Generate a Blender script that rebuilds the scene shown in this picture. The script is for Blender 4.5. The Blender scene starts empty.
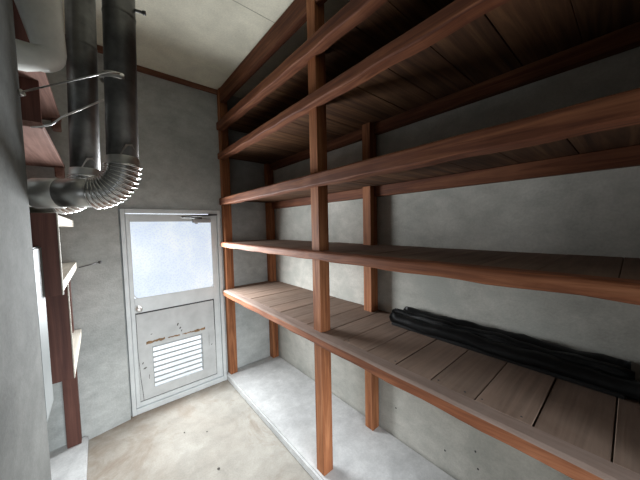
import bpy, bmesh, math, random
from mathutils import Vector, Matrix
random.seed(7)
scn = bpy.context.scene
COL = scn.collection

# ------------------------------------------------------------------ materials
def new_mat(name):
    m = bpy.data.materials.new(name); m.use_nodes = True
    nt = m.node_tree; b = nt.nodes['Principled BSDF']
    return m, nt, b
def N(nt, t, **kw):
    n = nt.nodes.new(t)
    for k, v in kw.items():
        if k in n.inputs.keys() if isinstance(k, str) else False: n.inputs[k].default_value = v
        else: setattr(n, k, v)
    return n
def ramp(nt, fac, stops):
    r = nt.nodes.new('ShaderNodeValToRGB')
    e = r.color_ramp.elements
    while len(e) < len(stops): e.new(.5)
    for i, (p, c) in enumerate(stops):
        e[i].position = p; e[i].color = (*c, 1) if len(c) == 3 else c
    nt.links.new(fac, r.inputs[0]); return r.outputs[0]
def noise(nt, vec, scale, detail=4, rough=.55, dist=0):
    n = nt.nodes.new('ShaderNodeTexNoise')
    n.inputs['Scale'].default_value = scale; n.inputs['Detail'].default_value = detail
    n.inputs['Roughness'].default_value = rough; n.inputs['Distortion'].default_value = dist
    if vec is not None: nt.links.new(vec, n.inputs['Vector'])
    return n.outputs[0]
def mapping(nt, vec, scale=(1,1,1), loc=(0,0,0)):
    n = nt.nodes.new('ShaderNodeMapping'); n.inputs['Scale'].default_value = scale
    n.inputs['Location'].default_value = loc
    nt.links.new(vec, n.inputs['Vector']); return n.outputs[0]
def mix(nt, fac, a, b, mode='MIX'):
    n = nt.nodes.new('ShaderNodeMix'); n.data_type = 'RGBA'; n.blend_type = mode
    for sock, v in ((n.inputs[0], fac), (n.inputs[6], a), (n.inputs[7], b)):
        if isinstance(v, (int, float)): sock.default_value = v
        elif isinstance(v, tuple): sock.default_value = (*v, 1)
        else: nt.links.new(v, sock)
    return n.outputs[2]
def mathn(nt, op, a, b=0.0):
    n = nt.nodes.new('ShaderNodeMath'); n.operation = op
    for s, v in ((n.inputs[0], a), (n.inputs[1], b)):
        if isinstance(v, (int, float)): s.default_value = v
        else: nt.links.new(v, s)
    return n.outputs[0]
def bump(nt, b, h, strength=.3, dist=.01):
    n = nt.nodes.new('ShaderNodeBump'); n.inputs['Strength'].default_value = strength
    n.inputs['Distance'].default_value = dist
    nt.links.new(h, n.inputs['Height']); nt.links.new(n.outputs[0], b.inputs['Normal'])
def objco(nt): return nt.nodes.new('ShaderNodeTexCoord').outputs['Object']

def concrete(name, dark, mid, light, scale=1.6, rough=.92, bstr=.35, stain=None, stain_amt=.0, dirt=False):
    m, nt, b = new_mat(name); co = objco(nt)
    big = noise(nt, co, scale, 5, .6, .4)
    c = ramp(nt, big, [(.28, dark), (.5, mid), (.72, light)])
    med = noise(nt, mapping(nt, co, (1, 1, 1.6), (3, 1, 7)), scale*5, 5, .65, .3)
    c = mix(nt, .45, c, ramp(nt, med, [(.3, (.62,)*3), (.7, (1.2,)*3)]), 'MULTIPLY')
    fine = noise(nt, co, 90, 3, .6)
    c = mix(nt, .22, c, ramp(nt, fine, [(.3, (.55,)*3), (.65, (1.1,)*3)]), 'MULTIPLY')
    if dirt:
        sx = nt.nodes.new('ShaderNodeSeparateXYZ'); nt.links.new(co, sx.inputs[0])
        a = nt.nodes.new('ShaderNodeMapRange'); nt.links.new(sx.outputs[0], a.inputs[0]); a.inputs[1].default_value = .42; a.inputs[2].default_value = -.1
        e = nt.nodes.new('ShaderNodeMapRange'); nt.links.new(sx.outputs[1], e.inputs[0]); e.inputs[1].default_value = 2.62; e.inputs[2].default_value = 2.86
        dn = noise(nt, mapping(nt, co, (1, 1, 1), (4, 9, 1)), 4.5, 6, .7, .7)
        mk = mathn(nt, 'MULTIPLY', mathn(nt, 'MAXIMUM', a.outputs[0], e.outputs[0]), ramp(nt, dn, [(.33, (.05,)*3), (.62, (.8,)*3)]))
        c = mix(nt, mk, c, (.22, .165, .12))
    if stain:
        st = noise(nt, mapping(nt, co, (1, 1, 1), (11, 5, 2)), scale*1.4, 6, .7, .8)
        c = mix(nt, ramp(nt, st, [(.52, (0, 0, 0)), (.66, (stain_amt,)*3)]), c, stain)
    nt.links.new(c, b.inputs['Base Color']); b.inputs['Roughness'].default_value = rough
    b.inputs['Specular IOR Level'].default_value = .25
    h = mix(nt, .5, med, fine); bump(nt, b, h, bstr, .008)
    return m

def wood(name, axis, dark, mid, light, rough=.72, dust=None, dust_amt=0, gs=1.0, spec=.3):
    m, nt, b = new_mat(name); co = objco(nt)
    oi = nt.nodes.new('ShaderNodeObjectInfo')
    at = nt.nodes.new('ShaderNodeAttribute'); at.attribute_name = 'tone'
    sh = nt.nodes.new('ShaderNodeVectorMath'); sh.operation = 'ADD'
    cmb = nt.nodes.new('ShaderNodeCombineXYZ')
    off = mathn(nt, 'MULTIPLY', mathn(nt, 'ADD', oi.outputs['Random'], at.outputs['Fac']), 17.0)
    for i in range(3): nt.links.new(off, cmb.inputs[i])
    nt.links.new(co, sh.inputs[0]); nt.links.new(cmb.outputs[0], sh.inputs[1]); v = sh.outputs[0]
    s = [26*gs]*3; s['XYZ'.index(axis)] = 1.5*gs
    g = noise(nt, mapping(nt, v, tuple(s)), 1.0, 6, .62, 1.1)
    c = ramp(nt, g, [(.3, dark), (.5, mid), (.68, light)])
    s2 = [95*gs]*3; s2['XYZ'.index(axis)] = 3*gs
    g2 = noise(nt, mapping(nt, v, tuple(s2)), 1.0, 3, .6, .3)
    c = mix(nt, .35, c, ramp(nt, g2, [(.3, (.55,)*3), (.7, (1.2,)*3)]), 'MULTIPLY')
    bl = noise(nt, v, 2.6, 4, .6, .5)
    c = mix(nt, .45, c, ramp(nt, bl, [(.3, (.6, .58, .56)), (.7, (1.2, 1.2, 1.2))]), 'MULTIPLY')
    tone = ramp(nt, at.outputs['Fac'], [(0, (.82,)*3), (1, (1.12,)*3)])
    c = mix(nt, 1.0, c, tone, 'MULTIPLY')
    if dust:
        dn = noise(nt, co, 5, 6, .7, .6)
        c = mix(nt, ramp(nt, dn, [(.3, (dust_amt*.55,)*3), (.65, (dust_amt,)*3)]), c, dust)
    nt.links.new(c, b.inputs['Base Color']); b.inputs['Roughness'].default_value = rough
    b.inputs['Specular IOR Level'].default_value = spec
    bump(nt, b, mix(nt, .5, g, g2), .25, .004)
    return m

def plain(name, col, rough=.5, metal=0, var=.12, scale=14, bstr=.05, spec=.5):
    m, nt, b = new_mat(name); co = objco(nt)
    n = noise(nt, co, scale, 5, .6, .2)
    c = mix(nt, 1.0, col, ramp(nt, n, [(.3, (1-var*1.6,)*3), (.7, (1+var,)*3)]), 'MULTIPLY')
    nt.links.new(c, b.inputs['Base Color']); b.inputs['Roughness'].default_value = rough
    b.inputs['Metallic'].default_value = metal; b.inputs['Specular IOR Level'].default_value = spec
    if bstr: bump(nt, b, n, bstr, .004)
    return m

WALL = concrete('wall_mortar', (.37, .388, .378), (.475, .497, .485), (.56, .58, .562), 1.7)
WALLD = concrete('low_bounce_mortar', (.15, .155, .148), (.205, .21, .2), (.27, .275, .262), 1.7)  # wall mortar darkened to cut its bounce light onto the upper rack
WALLR = concrete('rear_wall_mortar', (.38, .38, .345), (.50, .49, .445), (.60, .585, .535), 1.5, stain=(.36, .37, .34), stain_amt=.6)
FLOOR = concrete('floor_concrete', (.30, .272, .235), (.39, .368, .325), (.47, .45, .405), 1.3, stain=(.25, .20, .155), stain_amt=.85, dirt=True)
PLAT = concrete('platform_concrete', (.47, .475, .475), (.58, .585, .58), (.66, .665, .66), 2.0, bstr=.25)
CEIL = concrete('ceiling_board', (.76, .73, .60), (.80, .77, .635), (.83, .80, .665), .8, bstr=.05)
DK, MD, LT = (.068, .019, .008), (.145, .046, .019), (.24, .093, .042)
WX, WY, WZ = [wood('shaded_red_brown_timber_'+a, a, DK, MD, LT) for a in 'XYZ']  # Y grain: dimness of the upper beams is put into this darker colour
PZ = wood('orange_brown_post_timber', 'Z', (.16, .052, .021), (.31, .115, .046), (.46, .20, .09))
LY = wood('lit_beam_timber', 'Y', (.115, .037, .016), (.245, .085, .037), (.38, .155, .075))  # lighter copy of the beam timber, painting in the light on the lower beams
DECK = wood('dusty_planks', 'X', (.115, .068, .047), (.19, .118, .084), (.26, .17, .125), .85, (.30, .235, .19), .5, spec=.15)
UPDECK = wood('shaded_bare_planks', 'X', (.042, .017, .007), (.105, .045, .019), (.185, .09, .04), .8, gs=.6)  # shade of the upper shelves painted into the plank colour
DUST = wood('dusty_beam_top', 'Y', (.13, .08, .06), (.21, .14, .108), (.28, .2, .165), .9, (.33, .265, .23), .5, spec=.1)
BROWN = wood('red_brown_painted_board', 'Z', (.085, .032, .024), (.125, .05, .037), (.16, .068, .05), .6)
PINK = wood('pinkish_bare_board', 'Y', (.19, .105, .085), (.27, .155, .125), (.34, .205, .17), .75)
PALE = wood('pale_board', 'Y', (.52, .48, .4), (.6, .56, .48), (.68, .64, .55), .7)
ALU = plain('door_aluminium', (.68, .71, .71), .45, .15, .06, 9)
ALUD = plain('door_panel_aluminium', (.58, .595, .59), .5, .1, .1, 6)
SEAL = plain('dark_rubber_seal', (.04, .042, .045), .7)
STEEL = plain('bright_steel', (.75, .74, .72), .28, 1, .1, 20)
DARKM = plain('dull_dark_metal', (.12, .12, .12), .5, .6)
DUCT = plain('galvanised_duct', (.17, .17, .165), .42, .85, .4, 7, .08)
FLEX = plain('aluminium_flexible_duct', (.72, .72, .71), .22, 1, .15, 12, .05)
SLEEVE = plain('duct_sleeve', (.40, .40, .39), .36, .9, .25, 9, .08)
BAND = plain('duct_sleeve_band', (.62, .62, .60), .42, .8, .15, 9, .08)
WRAP = plain('white_duct_wrap', (.88, .88, .83), .3, 0, .12, 6, .2)
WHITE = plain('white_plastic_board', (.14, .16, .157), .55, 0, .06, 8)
BLACK = plain('black_vinyl', (.012, .013, .014), .42, 0, .3, 18, .25, .5)
RUST = plain('rust_stain', (.30, .18, .09), .85, 0, .4, 40)
DIRT = plain('dark_scuff', (.13, .125, .115), .85, 0, .4, 60)
STONE = plain('stone_chip', (.10, .09, .08), .9, 0, .3, 60)
OUT = concrete('outside_paving', (.5, .5, .48), (.6, .6, .58), (.7, .7, .68), 2)

# frosted pane lit by the daylight outside
PANE, nt, b = new_mat('frosted_glass'); co = objco(nt)
vor = nt.nodes.new('ShaderNodeTexVoronoi'); vor.inputs['Scale'].default_value = 60; nt.links.new(co, vor.inputs['Vector'])
c1 = ramp(nt, noise(nt, mapping(nt, co, (1.5, 1, 1)), 2.3, 3), [(.3, (.60, .72, .90)), (.55, (.76, .85, .95)), (.75, (.92, .95, .97))])
c1 = mix(nt, .5, c1, ramp(nt, vor.outputs[0], [(.1, (.7, .75, .82)), (.6, (1.1, 1.1, 1.1))]), 'MULTIPLY')
nt.links.new(c1, b.inputs['Emission Color']); b.inputs['Emission Strength'].default_value = .70
b.inputs['Base Color'].default_value = (.3, .32, .34, 1); b.inputs['Roughness'].default_value = .3

# ------------------------------------------------------------------ mesh helpers
class MB:
    def __init__(s, origin=(0, 0, 0)):
        s.bm = bmesh.new(); s.o = Vector(origin); s.tone = s.bm.faces.layers.float.new('tone'); s.mi = 0
    def _fin(s, verts, faces, t, mi=None):
        for f in faces: f[s.tone] = t; f.material_index = s.mi if mi is None else mi
    def box(s, x0, x1, y0, y1, z0, z1, bev=.003, tone=None, jit=0, seg=1):
        t = random.random() if tone is None else tone
        b2 = bmesh.new(); bmesh.ops.create_cube(b2, size=1)
        for v in b2.verts:
            v.co = Vector((x0 if v.co.x < 0 else x1, y0 if v.co.y < 0 else y1, z0 if v.co.z < 0 else z1))
            if jit: v.co += Vector([random.uniform(-jit, jit) for _ in range(3)])
        if bev: bmesh.ops.bevel(b2, geom=b2.edges[:], offset=bev, segments=seg, affect='EDGES')
        s.merge(b2, t)
    def merge(s, b2, t=.5, smooth=False):
        m = {}
        for v in b2.verts: m[v] = s.bm.verts.new(v.co - s.o)
        for f in b2.faces:
            n = s.bm.faces.new([m[v] for v in f.verts]); n[s.tone] = t; n.material_index = s.mi; n.smooth = smooth or f.smooth
        b2.free()
    def prism(s, pts, vec, tone=.5, bev=0):
        b2 = bmesh.new(); vec = Vector(vec)
        a = [b2.verts.new(Vector(p)) for p in pts]; c = [b2.verts.new(Vector(p)+vec) for p in pts]
        b2.faces.new(a[::-1]); b2.faces.new(c); n = len(pts)
        for i in range(n): b2.faces.new((a[i], a[(i+1) % n], c[(i+1) % n], c[i]))
        bmesh.ops.recalc_face_normals(b2, faces=b2.faces[:])
        if bev: bmesh.ops.bevel(b2, geom=b2.edges[:], offset=bev, segments=1, affect='EDGES')
        s.merge(b2, tone)
    def sweep(s, path, radii, n=24, cap=True, tone=.5, smooth=True, squash=None):
        path = [Vector(p) for p in path]
        if isinstance(radii, (int, float)): radii = [radii]*len(path)
        b2 = bmesh.new(); rings = []; t0 = (path[1]-path[0]).normalized()
        up = Vector((0, 1, 0)) if abs(t0.y) < .8 else Vector((1, 0, 0)); nrm = (up - t0*up.dot(t0)).normalized()
        for i, p in enumerate(path):
            a = path[max(i-1, 0)]; c = path[min(i+1, len(path)-1)]; t = (c-a).normalized()
            nrm = (nrm - t*nrm.dot(t)).normalized(); bi = t.cross(nrm)
            rings.append([b2.verts.new(p + (nrm*math.cos(2*math.pi*k/n) + bi*math.sin(2*math.pi*k/n))*radii[i]) for k in range(n)])
        for r0, r1 in zip(rings, rings[1:]):
            for k in range(n):
                f = b2.faces.new((r0[k], r0[(k+1) % n], r1[(k+1) % n], r1[k])); f.smooth = smooth
        if cap: b2.faces.new(rings[0][::-1]); b2.faces.new(rings[-1])
        bmesh.ops.recalc_face_normals(b2, faces=b2.faces[:])
        s.merge(b2, tone)
    def build(s, name, mat, parent=None):
        me = bpy.data.meshes.new(name); s.bm.to_mesh(me); s.bm.free()
        for m in (mat if isinstance(mat, (list, tuple)) else [mat]): me.materials.append(m)
        o = bpy.data.objects.new(name, me); COL.objects.link(o)
        if parent: o.parent = parent
        else: o.location = s.o
        return o
def root(name, loc, label=None, cat=None, group=None, kind=None):
    o = bpy.data.objects.new(name, None); COL.objects.link(o); o.location = loc; o.empty_display_size = .1
    return tag(o, label, cat, group, kind)
def tag(o, label=None, cat=None, group=None, kind=None):
    if label: o['label'] = label
    if cat: o['category'] = cat
    if group: o['group'] = group
    if kind: o['kind'] = kind
    return o
def struct(name, mb, mat, label=None, cat=None):
    return tag(mb.build(name, mat), label, cat, kind='structure')

# ------------------------------------------------------------------ the room
YW, XR, ZC = 2.85, 1.635, 3.10
XL, YB = -.45, -1.10           # camera-side part of the room
mb = MB(); mb.box(XL-.1, XR+.1, YB-.1, YW+.12, -.12, 0, 0)
struct('floor', mb, FLOOR, 'dusty beige concrete floor between the door and the timber rack', 'floor')
mb = MB(); mb.box(XL-.1, XR+.1, YB-.1, YW+.12, ZC, ZC+.1, 0)
struct('ceiling', mb, CEIL, 'flat cream coloured ceiling above the rack', 'ceiling')
# far wall with the door opening x .15 .. .99
mb = MB()
DX0, DX1, DZ = .142, .998, 1.853
mb.box(-.6, DX0, YW, YW+.12, 0, ZC, 0); mb.box(DX1, XR+.1, YW, YW+.12, 0, ZC, 0); mb.box(DX0, DX1, YW, YW+.12, DZ, ZC, 0)
b2 = bmesh.new()
# thicker mortar lower down on the left of the door
mb.prism([(-.6, 2.66, 0), (.132, 2.80, 0), (.136, YW, 0), (-.6, YW, 0)], (0, 0, ZC), .5)
struct('wall_back', mb, WALL, 'grey mortar wall around the aluminium door', 'wall')
mb = MB(); mb.box(XR, XR+.1, YB, YW, 0, ZC, 0); mb.mi = 1   # small dark form-tie holes low on the wall
for hy, hz in ((.74, .205), (.562, .318), (.547, .22), (1.105, .293), (.30, .33)):
    mb.prism([(XR-.0006, hy+.0055*math.cos(k*.7854), hz+.007*math.sin(k*.7854)) for k in range(8)], (.0005, 0, 0))
struct('wall_right', mb, [WALLR, SEAL], 'grey mortar wall behind the timber rack', 'wall')
mb = MB(); mb.box(-.55, -.45, 1.49, YW, 0, ZC, 0)
struct('wall_left', mb, WALL, 'grey wall of the recess behind the stepped shelves', 'wall')
mb = MB(); mb.box(-.45, -.197, YB, 1.49, 0, ZC, .012, seg=3)
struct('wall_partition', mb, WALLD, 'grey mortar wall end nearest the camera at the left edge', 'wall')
mb = MB(); mb.box(.985, XR, -.42, -.315, 0, ZC, .004)
struct('wall_light_block', mb, WALLD)  # unseen wall added to keep rear light off the rack's near end
# unseen box added behind the doorway to keep sky light out
mb = MB(); mb.box(-.45, XR, -2.6, -2.5, 0, ZC, 0); mb.box(-.55, -.45, -2.6, YB-.1, 0, ZC, 0); mb.box(XR, XR+.1, -2.6, YB-.1, 0, ZC, 0); mb.box(-.55, XR+.1, -2.6, YB-.1, -.12, 0, 0); mb.box(-.55, XR+.1, -2.6, YB-.1, ZC, ZC+.1, 0)
struct('wall_sky_block', mb, WALLD)
# unseen wall behind the camera; its doorway is added for the fill lamp
mb = MB(); OX0, OX1, OZ = -.15, .85, 1.95
mb.box(XL-.1, OX0, YB-.1, YB, 0, ZC, 0); mb.box(OX1, XR+.1, YB-.1, YB, 0, ZC, 0); mb.box(OX0, OX1, YB-.1, YB, OZ, ZC, 0)
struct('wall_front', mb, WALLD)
mb = MB(); mb.box(.136, 1.03, YW-.03, YW-.001, ZC-.045, ZC-.001, .003); mb.box(-.44, .136, 2.70, 2.735, ZC-.045, ZC-.001, .003)
struct('trim_1', mb, wood('dark_trim', 'X', DK, (.17, .07, .04), (.22, .1, .06)), 'brown timber trim along the top of the door wall', 'trim')
mb = MB(); mb.box(.3, .55, 1.664, 1.668, ZC-.0015, ZC-.0002, 0); mb.box(.3, 1.05, 1.665, 1.668, ZC-.0012, ZC-.0002, 0)
struct('trim_2', mb, plain('ceiling_joint', (.30, .29, .24), .9), 'thin joint between two ceiling boards', 'trim')
# raised concrete kerbs
mb = MB(); mb.box(.992, XR-.002, -.313, YW-.002, .0005, .0725, .012, seg=2)
struct('floor_platform', mb, PLAT, 'low pale concrete platform under the timber rack', 'platform')
mb = MB(); mb.box(-.448, -.146, 1.492, 2.735, .0005, .052, .01, seg=2)
struct('floor_ledge', mb, PLAT, 'low concrete ledge below the stepped shelves on the left', 'ledge')
mb = MB(); mb.box(-4, 5, YW+.2, 9, -.2, -.08, 0)
struct('floor_outside', mb, OUT)

# ------------------------------------------------------------------ door
YD = 2.832
door = root('door_1', (.57, YW, 0), 'grey aluminium door with a frosted glass pane and a louvred lower panel', 'door', kind='structure')
R0 = (.57, YW, 0)
mb = MB(R0)
for (a, c) in ((.1455, .178), (.9625, .9945)): mb.box(a, c, YD-.012, YD+.10, .0, 1.85, .003)
mb.box(.178, .9625, YD-.012, YD+.10, 1.812, 1.85, .003)
mb.box(.178, .9625, YD-.012, YD+.10, .0005, .05, .004)
mb.box(.178, .186, YD+.02, YD+.03, .05, 1.812, .001); mb.box(.953, .9625, YD+.02, YD+.03, .05, 1.812, .001)
mb.build('door_frame', ALU, door)
leaf = None
mb = MB(R0)
yl = YD+.004
mb.box(.181, .2125, yl, yl+.035, .056, 1.806, .002); mb.box(.898, .958, yl, yl+.035, .056, 1.806, .002)
mb.box(.2125, .898, yl, yl+.035, 1.737, 1.806, .002); mb.box(.2125, .898, yl, yl+.035, .918, 1.052, .002)
mb.box(.2125, .898, yl, yl+.035, .056, .098, .002)
mb.box(.938, .941, yl-.004, yl+.001, .06, 1.80, .001)
leaf = mb.build('door_leaf', ALU, door)
# pane with rounded lower corners
def rounded(x0, x1, z0, z1, rb, rt, y):
    pts = []
    for cx, cz, a0, r in ((x1-rt, z1-rt, 0, rt), (x0+rt, z1-rt, 90, rt), (x0+rb, z0+rb, 180, rb), (x1-rb, z0+rb, 270, rb)):
        for k in range(7):
            a = math.radians(a0+15*k); pts.append((cx+r*math.cos(a), y, cz+r*math.sin(a)))
    return pts
mb = MB(R0); mb.prism(rounded(.207, .903, 1.042, 1.741, .055, .006, yl+.006), (0, .006, 0)); mb.build('glass_pane', PANE, leaf)
# fillets of the pane gasket in the lower corners
mb = MB(R0)
op = rounded(.2065, .9035, 1.0415, 1.7415, .056, .007, 0); ip = rounded(.2125, .8985, 1.048, 1.7365, .052, .004, 0)
b2 = bmesh.new(); A = [b2.verts.new((p[0], yl+.001, p[2])) for p in op]; Bv = [b2.verts.new((p[0], yl-.001, p[2])) for p in ip]
for i in range(len(A)): b2.faces.new((A[i], A[(i+1) % len(A)], Bv[(i+1) % len(A)], Bv[i]))
mb.merge(b2); mb.build('glazing_bead', ALU, leaf)
# lower panel: a thin, slightly warped plate with a dark gap round it, and louvre opening
mb = MB(R0)
mb.box(.2125, .898, yl+.022, yl+.026, .097, .335, 0)
g = MB(R0); g.box(.2125, .898, yl+.010, yl+.012, .60, .918, 0); g.box(.2125, .322, yl+.010, yl+.012, .097, .60, 0); g.box(.768, .898, yl+.010, yl+.012, .097, .60, 0); g.box(.322, .768, yl+.010, yl+.012, .097, .188, 0)
mb.bm.free(); g.build('panel_gap', SEAL, leaf)
outer = [(.2165, .905), (.888, .905), (.893, .60), (.8935, .108), (.240, .108), (.228, .30), (.2165, .56)]
mb = MB(R0)
y0 = yl+.001
LX0, LX1, LZ0, LZ1 = .325, .765, .195, .585
def plate(pts): mb.prism([(x, y0, z) for x, z in pts], (0, .008, 0))
plate([(.2165, .905), (.2165, LZ1), (.890, LZ1), (.888, .905)][::-1])
plate([(.2165, LZ1), (.2165, .56), (.228, .30), (.236, LZ0), (LX0, LZ0), (LX0, LZ1)][::-1])
plate([(LX1, LZ1), (LX1, LZ0), (.8935, LZ0), (.892, LZ1)][::-1])
plate([(.2135, .56), (.2135, .106), (.237, .106), (.232, LZ0), (.224, .30)][::-1])
plate([(.236, LZ0), (.241, .106), (.8935, .106), (.8935, LZ0)][::-1])
mb.mi = 1   # rust streak and scuffs on the face of the plate
def streak(x0, x1, z, h, n=9):
    up = [(x0+(x1-x0)*i/n, y0-.0004, z+h*random.uniform(.3, 1)) for i in range(n+1)]
    dn = [(x0+(x1-x0)*i/n, y0-.0004, z-h*random.uniform(.1, .8)) for i in range(n, -1, -1)]
    mb.prism(up+dn, (0, .0003, 0))
for a, c, hh in ((.28, .43, .019), (.455, .56, .010), (.58, .69, .010), (.69, .795, .020)): streak(a, c, .626, hh)
mb.mi = 2
for x, z, dx, dz in ((.545, .735, .018, .03), (.565, .695, .02, .02), (.575, .665, .014, .022), (.325, .70, .018, .008), (.262, .40, .03, .018), (.247, .45, .014, .02), (.83, .50, .004, .16), (.855, .44, .016, .012), (.29, .31, .006, .05)):
    mb.prism([(x-dx/2, y0-.0004, z-dz/3), (x, y0-.0004, z-dz/2), (x+dx/2, y0-.0004, z+dz/4), (x+dx*.2, y0-.0004, z+dz/2), (x-dx*.3, y0-.0004, z+dz*.2)], (0, .0003, 0))
panel = mb.build('lower_panel', [ALUD, RUST, DIRT], leaf)
mb = MB(R0)
nsl = 8; pit = (LZ1-LZ0)/nsl
for i in range(nsl):
    zt = LZ1 - pit*i
    # blade: inner edge high, sloping down to the outside
    mb.mi = 0
    mb.prism([(LX0+.004, y0+.001, zt-.010), (LX0+.004, y0+.001, zt-.014), (LX0+.004, y0+.050, zt-.034), (LX0+.004, y0+.050, zt-.030)], (LX1-LX0-.008, 0, 0))
    mb.mi = 1
    mb.box(LX0+.001, LX1-.001, y0-.004, y0+.001, zt-.016, zt-.001, .0012)
for x in (LX0, LX1-.005): mb.box(x, x+.005, y0-.001, y0+.045, LZ0, LZ1, 0)
mb.build('louvre', [plain('louvre_white', (.85, .86, .85), .5, 0, .05), plain('louvre_lip', (.36, .37, .365), .5, .1, .08)], leaf)
mb = MB(R0)
mb.sweep([(.238, yl, .962), (.238, yl-.006, .962)], .027, 24); mb.sweep([(.238, yl-.006, .962), (.238, yl-.03, .962)], .010, 16)
mb.sweep([(.238, yl-.028, .962), (.238, yl-.034, .962), (.238, yl-.050, .962), (.238, yl-.060, .962), (.238, yl-.064, .962)], [.012, .021, .026, .022, .010], 24)
mb.build('door_knob', STEEL, leaf)
clos = MB(R0); clos.box(.715, .885, yl-.045, yl, 1.722, 1.762, .006); clos.box(.74, .765, yl-.03, yl-.0, 1.712, 1.724, .003)
co_ = clos.build('door_closer', plain('closer_silver', (.42, .43, .43), .4, .5), leaf)
mb = MB(R0)
mb.sweep([(.80, yl-.035, 1.768), (.60, yl-.16, 1.772)], .007, 10); mb.sweep([(.60, yl-.16, 1.776), (.93, yl-.03, 1.80)], .007, 10)
mb.sweep([(.60, yl-.16, 1.764), (.60, yl-.16, 1.784)], .011, 12); mb.box(.87, .955, yl-.04, yl-.012, 1.795, 1.812, .003)
mb.build('closer_arm', DARKM, co_)

# ------------------------------------------------------------------ timber rack
RK = (1.3, 1.25, .0725)
rack = root('storage_rack', RK, 'tall red-brown timber storage rack with five plank shelves along the right wall', 'shelving')
XF = .967
YA, YZ, YE = 2.845, -.285, 2.75
PX0, PX1 = 1.017, 1.096
for (y0_, y1_) in ((2.765, 2.843), (1.219, 1.295), (-.30, -.222)):
    mb = MB(RK); mb.box(PX0, PX1, y0_, y1_, .0725, ZC-.001, .003, .6); mb.build('front_post', PZ, rack)
for (y0_, y1_) in ((2.765, 2.843), (1.25, 1.326), (-.30, -.222)):
    mb = MB(RK); mb.box(1.541, 1.620, y0_, y1_, .0725, 2.95, .003, .45); mb.build('rear_post', PZ, rack)
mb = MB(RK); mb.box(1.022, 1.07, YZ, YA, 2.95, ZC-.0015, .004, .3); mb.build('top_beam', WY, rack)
levels = [(.951, 1.010, 0), (1.466, 1.516, 1), (1.902, 1.974, 2), (2.368, 2.430, 3), (2.660, 2.738, 4)]
for z0, z1, i in levels:
    mb = MB(RK); y = YZ; g = .0055 if i == 0 else .0025; w = .1714 if i < 2 else .205
    y = -.321 + (0 if i < 2 else .07)
    while y < YA-.02:
        c = max(y, YZ); d = min(y+w, YA)-g*random.uniform(.6, 1.3)
        if d-c > .02:
            t = random.random()
            mb.box(1.037+random.uniform(0, .003), 1.633, c, d, z1-.022+random.uniform(-.001, .001), z1-.0015+random.uniform(-.0015, .0015), .0015, t)
            if i < 2: mb.box(1.06, 1.60, d-.008, d+.014, z1-.026, z1-.0225, 0, 0)
        y += w
    if i == 0:      # a few dark nail heads near the front edge
        mb.mi = 1
        for ny in (.405, .345, .51, .72, .225, 1.03):
            mb.prism([(1.062+.004*math.cos(k*1.047), ny+.004*math.sin(k*1.047), z1-.0012) for k in range(6)], (0, 0, .0012))
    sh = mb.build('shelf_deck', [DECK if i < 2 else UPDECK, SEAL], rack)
    # front beam, notched over the posts; the top face of the two lower ones is dusty
    mb = MB(RK)
    n = 40; b2 = bmesh.new(); rings = []
    for k in range(n+1):
        yy = YZ-.01 + (YE-YZ+.01)*k/n
        wz = .0025*math.sin(k*1.3+i)+random.uniform(-.0012, .0012); wx = random.uniform(-.0012, .0012)
        e = .007
        prof = [(XF+e, z0), (1.036, z0), (1.036, z1), (XF+e*1.6, z1), (XF+e*.4, z1-e*.7), (XF, z1-e*1.6), (XF, z0+e), (XF+.002, z0+e*.4)]
        rings.append([b2.verts.new((px+(wx if px < 1.0 else 0), yy, pz+(wz if pz < z0+.5*e else wz*.3 if px < 1.0 else 0))) for px, pz in prof])
    m = len(prof)
    for r0, r1 in zip(rings, rings[1:]):
        for k in range(m): b2.faces.new((r0[k], r0[(k+1) % m], r1[(k+1) % m], r1[k]))
    b2.faces.new(rings[0][::-1]); b2.faces.new(rings[-1]); bmesh.ops.recalc_face_normals(b2, faces=b2.faces[:])
    mb.merge(b2, .7)
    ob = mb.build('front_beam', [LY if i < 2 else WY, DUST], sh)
    if i == 0:
        for p in ob.data.polygons:
            if p.normal.z > .35: p.material_index = 1
    mb = MB(RK); ya = [(YZ, -.30+.0), (-.222, 1.25), (1.326, 2.765)]
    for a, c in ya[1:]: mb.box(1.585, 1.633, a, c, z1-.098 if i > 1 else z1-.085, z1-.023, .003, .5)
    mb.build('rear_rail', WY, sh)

# ------------------------------------------------------------------ black roll
mb = MB((1.5, .45, 1.011))
def scroll(cx, cz, r, ya, yb, turns, sx=1.0, ph=0.0, th=.0035, n=26):
    b2 = bmesh.new(); rows = []
    K = int(turns*22)
    for j in range(n+1):
        yy = ya+(yb-ya)*j/n
        wob = .005*math.sin(j*.55+ph*3)+random.uniform(-.002, .002); dz = .004*math.sin(j*.8+ph)+.003*math.sin(j*1.9+2*ph)
        row = []
        for k in range(K+1):
            a = ph+2*math.pi*k/22; rr = r*(1-.22*(k/22)) if k/22 < turns else r*.3
            rr *= 1+.05*math.sin(3*a+j*.3)+.03*math.sin(5*a-j*.7)
            row.append((cx+wob+sx*rr*math.cos(a), yy, max(cz+dz+rr*math.sin(a), 1.0125)))
        rows.append([b2.verts.new(p) for p in row])
    for r0, r1 in zip(rows, rows[1:]):
        for k in range(K):
            f = b2.faces.new((r0[k], r0[k+1], r1[k+1], r1[k])); f.smooth = True
    bmesh.ops.solidify(b2, geom=b2.faces[:], thickness=th)
    mb.merge(b2)
scroll(1.462, 1.048, .036, 1.012, -.20, 2.4, 1.15, .8)
scroll(1.520, 1.060, .045, 1.03, -.02, 2.6, .95, 2.2)
scroll(1.576, 1.060, .046, .985, -.01, 2.4, .95, .2)
mb.box(1.43, 1.60, -.0, 1.0, 1.0125, 1.03, .004)
tag(mb.build('vinyl_roll', BLACK), 'flattened roll of black vinyl sheeting lying on the lowest plank shelf', 'roll')

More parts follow.
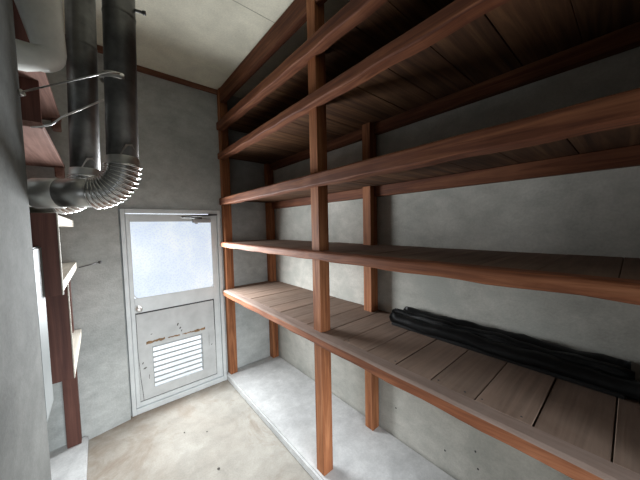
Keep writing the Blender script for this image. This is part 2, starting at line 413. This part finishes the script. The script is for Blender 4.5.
# ------------------------------------------------------------------ stepped shelves on the left
SH = (-.3, 2.2, .052)
un = root('wall_shelf', SH, 'stepped red-brown shelves with pale boards in the recess left of the door', 'shelving')
def sidepanel(y, z0, z1, x1):
    mb = MB(SH); mb.box(-.448, x1, y, y+.014, z0, z1, .001, .5); p = mb.build('side_panel', BROWN, un)
    mb = MB(SH); mb.box(x1+.0003, x1+.005, y-.002, y+.016, z0, z1, .0008, .5); mb.build('edge_strip', PALE, p); return p
mb = MB(SH); mb.box(-.448, -.168, 1.70, 1.716, 2.4805, 3.06, .001, .5); mb.build('side_panel', BROWN, un)
sidepanel(1.70, 1.372, 1.752, -.145); sidepanel(1.95, .862, 1.384, -.145)
for z0, z1, ya in ((1.697, 1.745, 1.7145), (1.384, 1.432, 1.7145), (.862, .912, 1.9645)):
    mb = MB(SH); mb.box(-.448, -.141, ya, 2.718, z0, z1, .002, .5); mb.build('shelf_board', PALE, un)
mb = MB(SH); mb.box(-.262, -.182, 2.655, 2.72, .052, 1.384, .003, .5); mb.build('post', BROWN, un)
for z0, z1, xa in ((2.125, 2.15, -.165), (2.455, 2.48, -.165)):
    mb = MB(SH); mb.box(-.448, xa, 1.70, 2.70, z0, z1, .003, .5); up = mb.build('upper_board', PINK, un)
    mb = MB(SH); mb.box(-.215, xa-.002, 2.62, 2.69, z0-.075, z0, .006, .5); mb.build('hanging_block', PINK, up)
mb = MB(SH); mb.box(-.448, -.436, 1.98, 2.70, .9125, 3.0, 0, .5); mb.build('back_board', BROWN, un)
mb = MB(SH); mb.box(-.435, -.20, 2.02, 2.036, 2.15, 2.455, .002, .5); mb.build('divider', BROWN, un)

mb = MB((-.21, 1.6, .9)); mb.box(-.222, -.1985, 1.492, 1.695, .892, 1.604, .006, seg=3)
b2 = None
tag(mb.build('wall_board', WHITE), 'narrow white board hanging beside the wall end on the left', 'board')

mb = MB((-.06, 2.7, 1.4)); mb.sweep([(-.128, 2.68, 1.391), (.0, 2.752, 1.412)], .004, 10); mb.sweep([(-.012, 2.745, 1.410), (.003, 2.754, 1.4125)], .010, 12)
tag(mb.build('tie_rod', DARKM), 'thin dark rod from the middle pale shelf to the wall left of the door', 'rod')

# ------------------------------------------------------------------ ducts
D = Vector((-.85, .527, 0)).normalized()
def duct(x, y, zt, zb, R, r, label, tend, lean=.034):
    base = (x, y, zb)
    rt = root('metal_duct', base, label, 'duct', 'galvanised ducts by the left recess')
    rib = .011; NR = 13
    mb = MB(base); mb.sweep([(x+lean, y, ZC-.001), (x, y, zb+R)], r, 40)
    lx = lean*.62/(ZC-zb-R); mb.sweep([(x+lx, y, zb+R+.62), (x+lx, y, zb+R+.61), (x+lx, y, zb+R+.60)], [r, r+.002, r], 40, cap=False)
    p = mb.build('vertical_pipe', DUCT, rt)
    mb = MB(base); mb.sweep([(x, y, zb+R+.03), (x, y, zb+R+.026), (x, y, zb+R-.004)], [r, r+.003, r+.003], 40, cap=False)
    # triangular taped tab standing on the collar
    ax = Vector((.35, -.94, 0)).normalized(); tx = Vector((.94, .35, 0)).normalized()
    for s in (-1, 0, 1):
        pass
    pts = []
    for a, h in ((-.6, 0), (-.2, .05), (.2, .055), (.75, 0)):
        dvec = ax*math.cos(a)+tx*math.sin(a); pts.append(Vector((x, y, zb+R+.024+h))+dvec*(r+.0035))
    mb.prism(pts, tuple(-ax*.003)); mb.build('collar', BAND, rt)
    path = []; rad = []; K = NR*8
    c = Vector((x, y, zb+R))+D*R
    for k in range(K+1):
        a = math.pi/2*k/K
        path.append(c - D*R*math.cos(a) - Vector((0, 0, R))*math.sin(a)); rad.append(r+.001+rib*.5*(1-math.cos(2*math.pi*NR*k/K)))
    mb = MB(base); mb.sweep(path, rad, 40); mb.build('flexible_elbow', FLEX, rt)
    e = c - Vector((0, 0, R))
    t1, t2 = .12, .21
    mb = MB(base); mb.sweep([e-D*.004, e+D*t1], r+.0025, 40); mb.sweep([e+D*(t2), e+D*tend], r-.002, 40); mb.build('horizontal_sleeve', SLEEVE, rt)
    mb = MB(base); mb.sweep([e+D*(t1-.002), e+D*(t1), e+D*(t2), e+D*(t2+.006)], [r+.002, r+.005, r+.005, r-.001], 40); mb.build('sleeve_band', BAND, rt)
    return rt, p
d1, p1 = duct(.094, 1.40, ZC, 1.825, .12, .056, 'right-hand dark galvanised duct pipe whose ribbed elbow hangs above the door top left', .46)
d2, p2 = duct(-.034, 1.72, ZC, 1.816, .12, .056, 'left-hand dark galvanised duct pipe, between the white pipe and the right-hand duct', .36)
mb = MB((.107, 1.40, 1.825)); mb.sweep([(.155, 1.385, 2.592), (.212, 1.372, 2.592)], .006, 10); mb.sweep([(.205, 1.374, 2.592), (.216, 1.371, 2.592)], .009, 10); mb.sweep([(.178, 1.38, 2.592), (.168, 1.378, 2.565)], .004, 8)
mb.build('bolt', DARKM, d1)
mb = MB((.107, 1.40, 1.825)); mb.sweep([(.105, 1.40, 2.275), (.105, 1.40, 2.278), (.105, 1.40, 2.297), (.105, 1.40, 2.30)], [.056, .059, .059, .056], 40, cap=False); mb.build('clamp_band', STEEL, d1)
# white wrapped duct
mb = MB((-.135, 1.6, 2.35)); path = []; rad = []
cy_ = 1.605; E0 = -.066
path, rad = [], []
for z, r in ((ZC-.001, .105), (2.9, .10), (2.75, .09), (2.66, .079), (2.58, .069), (2.50, .06), (2.43, .053)):
    path.append(Vector((E0-r+.003*math.sin(z*9), cy_, z))); rad.append(r)
zc, Rb = 2.385, .045
for k in range(1, 9):
    a = math.pi/2*k/8; path.append(Vector((E0-.048-Rb+Rb*math.cos(a), cy_, zc+Rb-Rb*math.sin(a)))); rad.append(.048+.003*math.sin(a*2))
for x in (-.20, -.28, -.36, -.449): path.append(Vector((x, cy_+.02, zc+.004*math.sin(x*30)))); rad.append(.056)
mb.sweep(path, rad, 36)
tag(mb.build('wrapped_duct', WRAP), 'thick white wrapped pipe bending into the left recess at the top', 'pipe')
# support rods
mb = MB((-.05, 1.4, 2.23)); mb.sweep([(-.196, 1.45, 2.174), (.06, 1.334, 2.283), (.098, 1.3345, 2.292)], .0032, 10); mb.sweep([(-.197, 1.452, 2.172), (-.185, 1.446, 2.177)], .012, 12)
tag(mb.build('support_rod', STEEL), 'upper bright steel rod crossing in front of both ducts', 'rod', 'steel rods holding the ducts')
mb = MB((-.05, 1.6, 2.16)); mb.sweep([(-.20, 1.69, 2.121), (-.165, 1.66, 2.122), (-.13, 1.64, 2.135), (-.097, 1.62, 2.166), (.045, 1.464, 2.222)], .0038, 10)
tag(mb.build('support_rod', STEEL), 'lower bright steel rod with a curled left end behind the front duct', 'rod', 'steel rods holding the ducts')

# a few chips on the floor
for (x, y, s, lb) in ((.452, 2.314, .006, 'tiny dark stone chip on the floor, nearest the door'), (.595, 2.201, .006, 'tiny dark stone chip on the floor, nearest the kerb of the platform'), (.551, 1.80, .009, 'larger dark chip on the floor, nearest the camera')):
    mb = MB((x, y, 0)); b2 = bmesh.new(); bmesh.ops.create_icosphere(b2, subdivisions=1, radius=s)
    for v in b2.verts: v.co = Vector((x+v.co.x*random.uniform(.7, 1.4), y+v.co.y*random.uniform(.7, 1.3), s*.45+v.co.z*.5*random.uniform(.7, 1)))
    mb.merge(b2); tag(mb.build('stone_chip', STONE), lb, 'stone', 'chips on the floor')

# ------------------------------------------------------------------ light
def area(name, loc, rot, sx, sy, power, col, spread=180):
    l = bpy.data.lights.new(name, 'AREA'); l.shape = 'RECTANGLE'; l.size = sx; l.size_y = sy; l.energy = power; l.color = col
    l.spread = math.radians(spread)
    o = bpy.data.objects.new(name, l); COL.objects.link(o); o.location = loc; o.rotation_euler = rot; return o
for k in range(4):
    area('pane_daylight', (.555, YD-.036, 1.17+.155*k), (math.radians(-90+10), 0, 0), .62, .13, 12.5, (.93, .97, 1.0), 172)
area('louvre_daylight', (.545, YD-.02, .39), (math.radians(-90+3), 0, 0), .42, .36, 4.5, (.95, .98, 1.0), 160)
area('rear_fill', (.35, YB+.03, 1.0), (math.radians(90-25), 0, 0), .9, 1.2, 22, (.90, .95, 1.0), 78)  # added fill lamp behind the camera; no outside light reaches this opening
w = bpy.data.worlds.new('World'); scn.world = w; w.use_nodes = True
bg = w.node_tree.nodes['Background']; bg.inputs[0].default_value = (.82, .9, 1, 1); bg.inputs[1].default_value = 2.6

# ------------------------------------------------------------------ camera
f, yaw, pitch, roll, h = 263.1879, .6981, .0554, -.021, 1.67
cy, sy = math.cos(yaw), math.sin(yaw); cp, sp = math.cos(pitch), math.sin(pitch)
fwd = Vector((sy*cp, cy*cp, -sp)); right = Vector((cy, -sy, 0)); upv = right.cross(fwd)
r2 = right*math.cos(roll)+upv*math.sin(roll); u2 = -right*math.sin(roll)+upv*math.cos(roll)
cam = bpy.data.cameras.new('Camera'); co = bpy.data.objects.new('Camera', cam); COL.objects.link(co)
cam.sensor_fit = 'HORIZONTAL'; cam.sensor_width = 36; cam.lens = 36*f/640; cam.clip_start = .02
M = Matrix((r2, u2, -fwd)).transposed().to_4x4(); M.translation = Vector((0, 0, h)); co.matrix_world = M
scn.camera = co
scn.view_settings.view_transform = 'Standard'; scn.view_settings.look = 'None'
scn.view_settings.exposure = 0.2; scn.view_settings.gamma = 1.0; scn.view_settings.use_curve_mapping = False
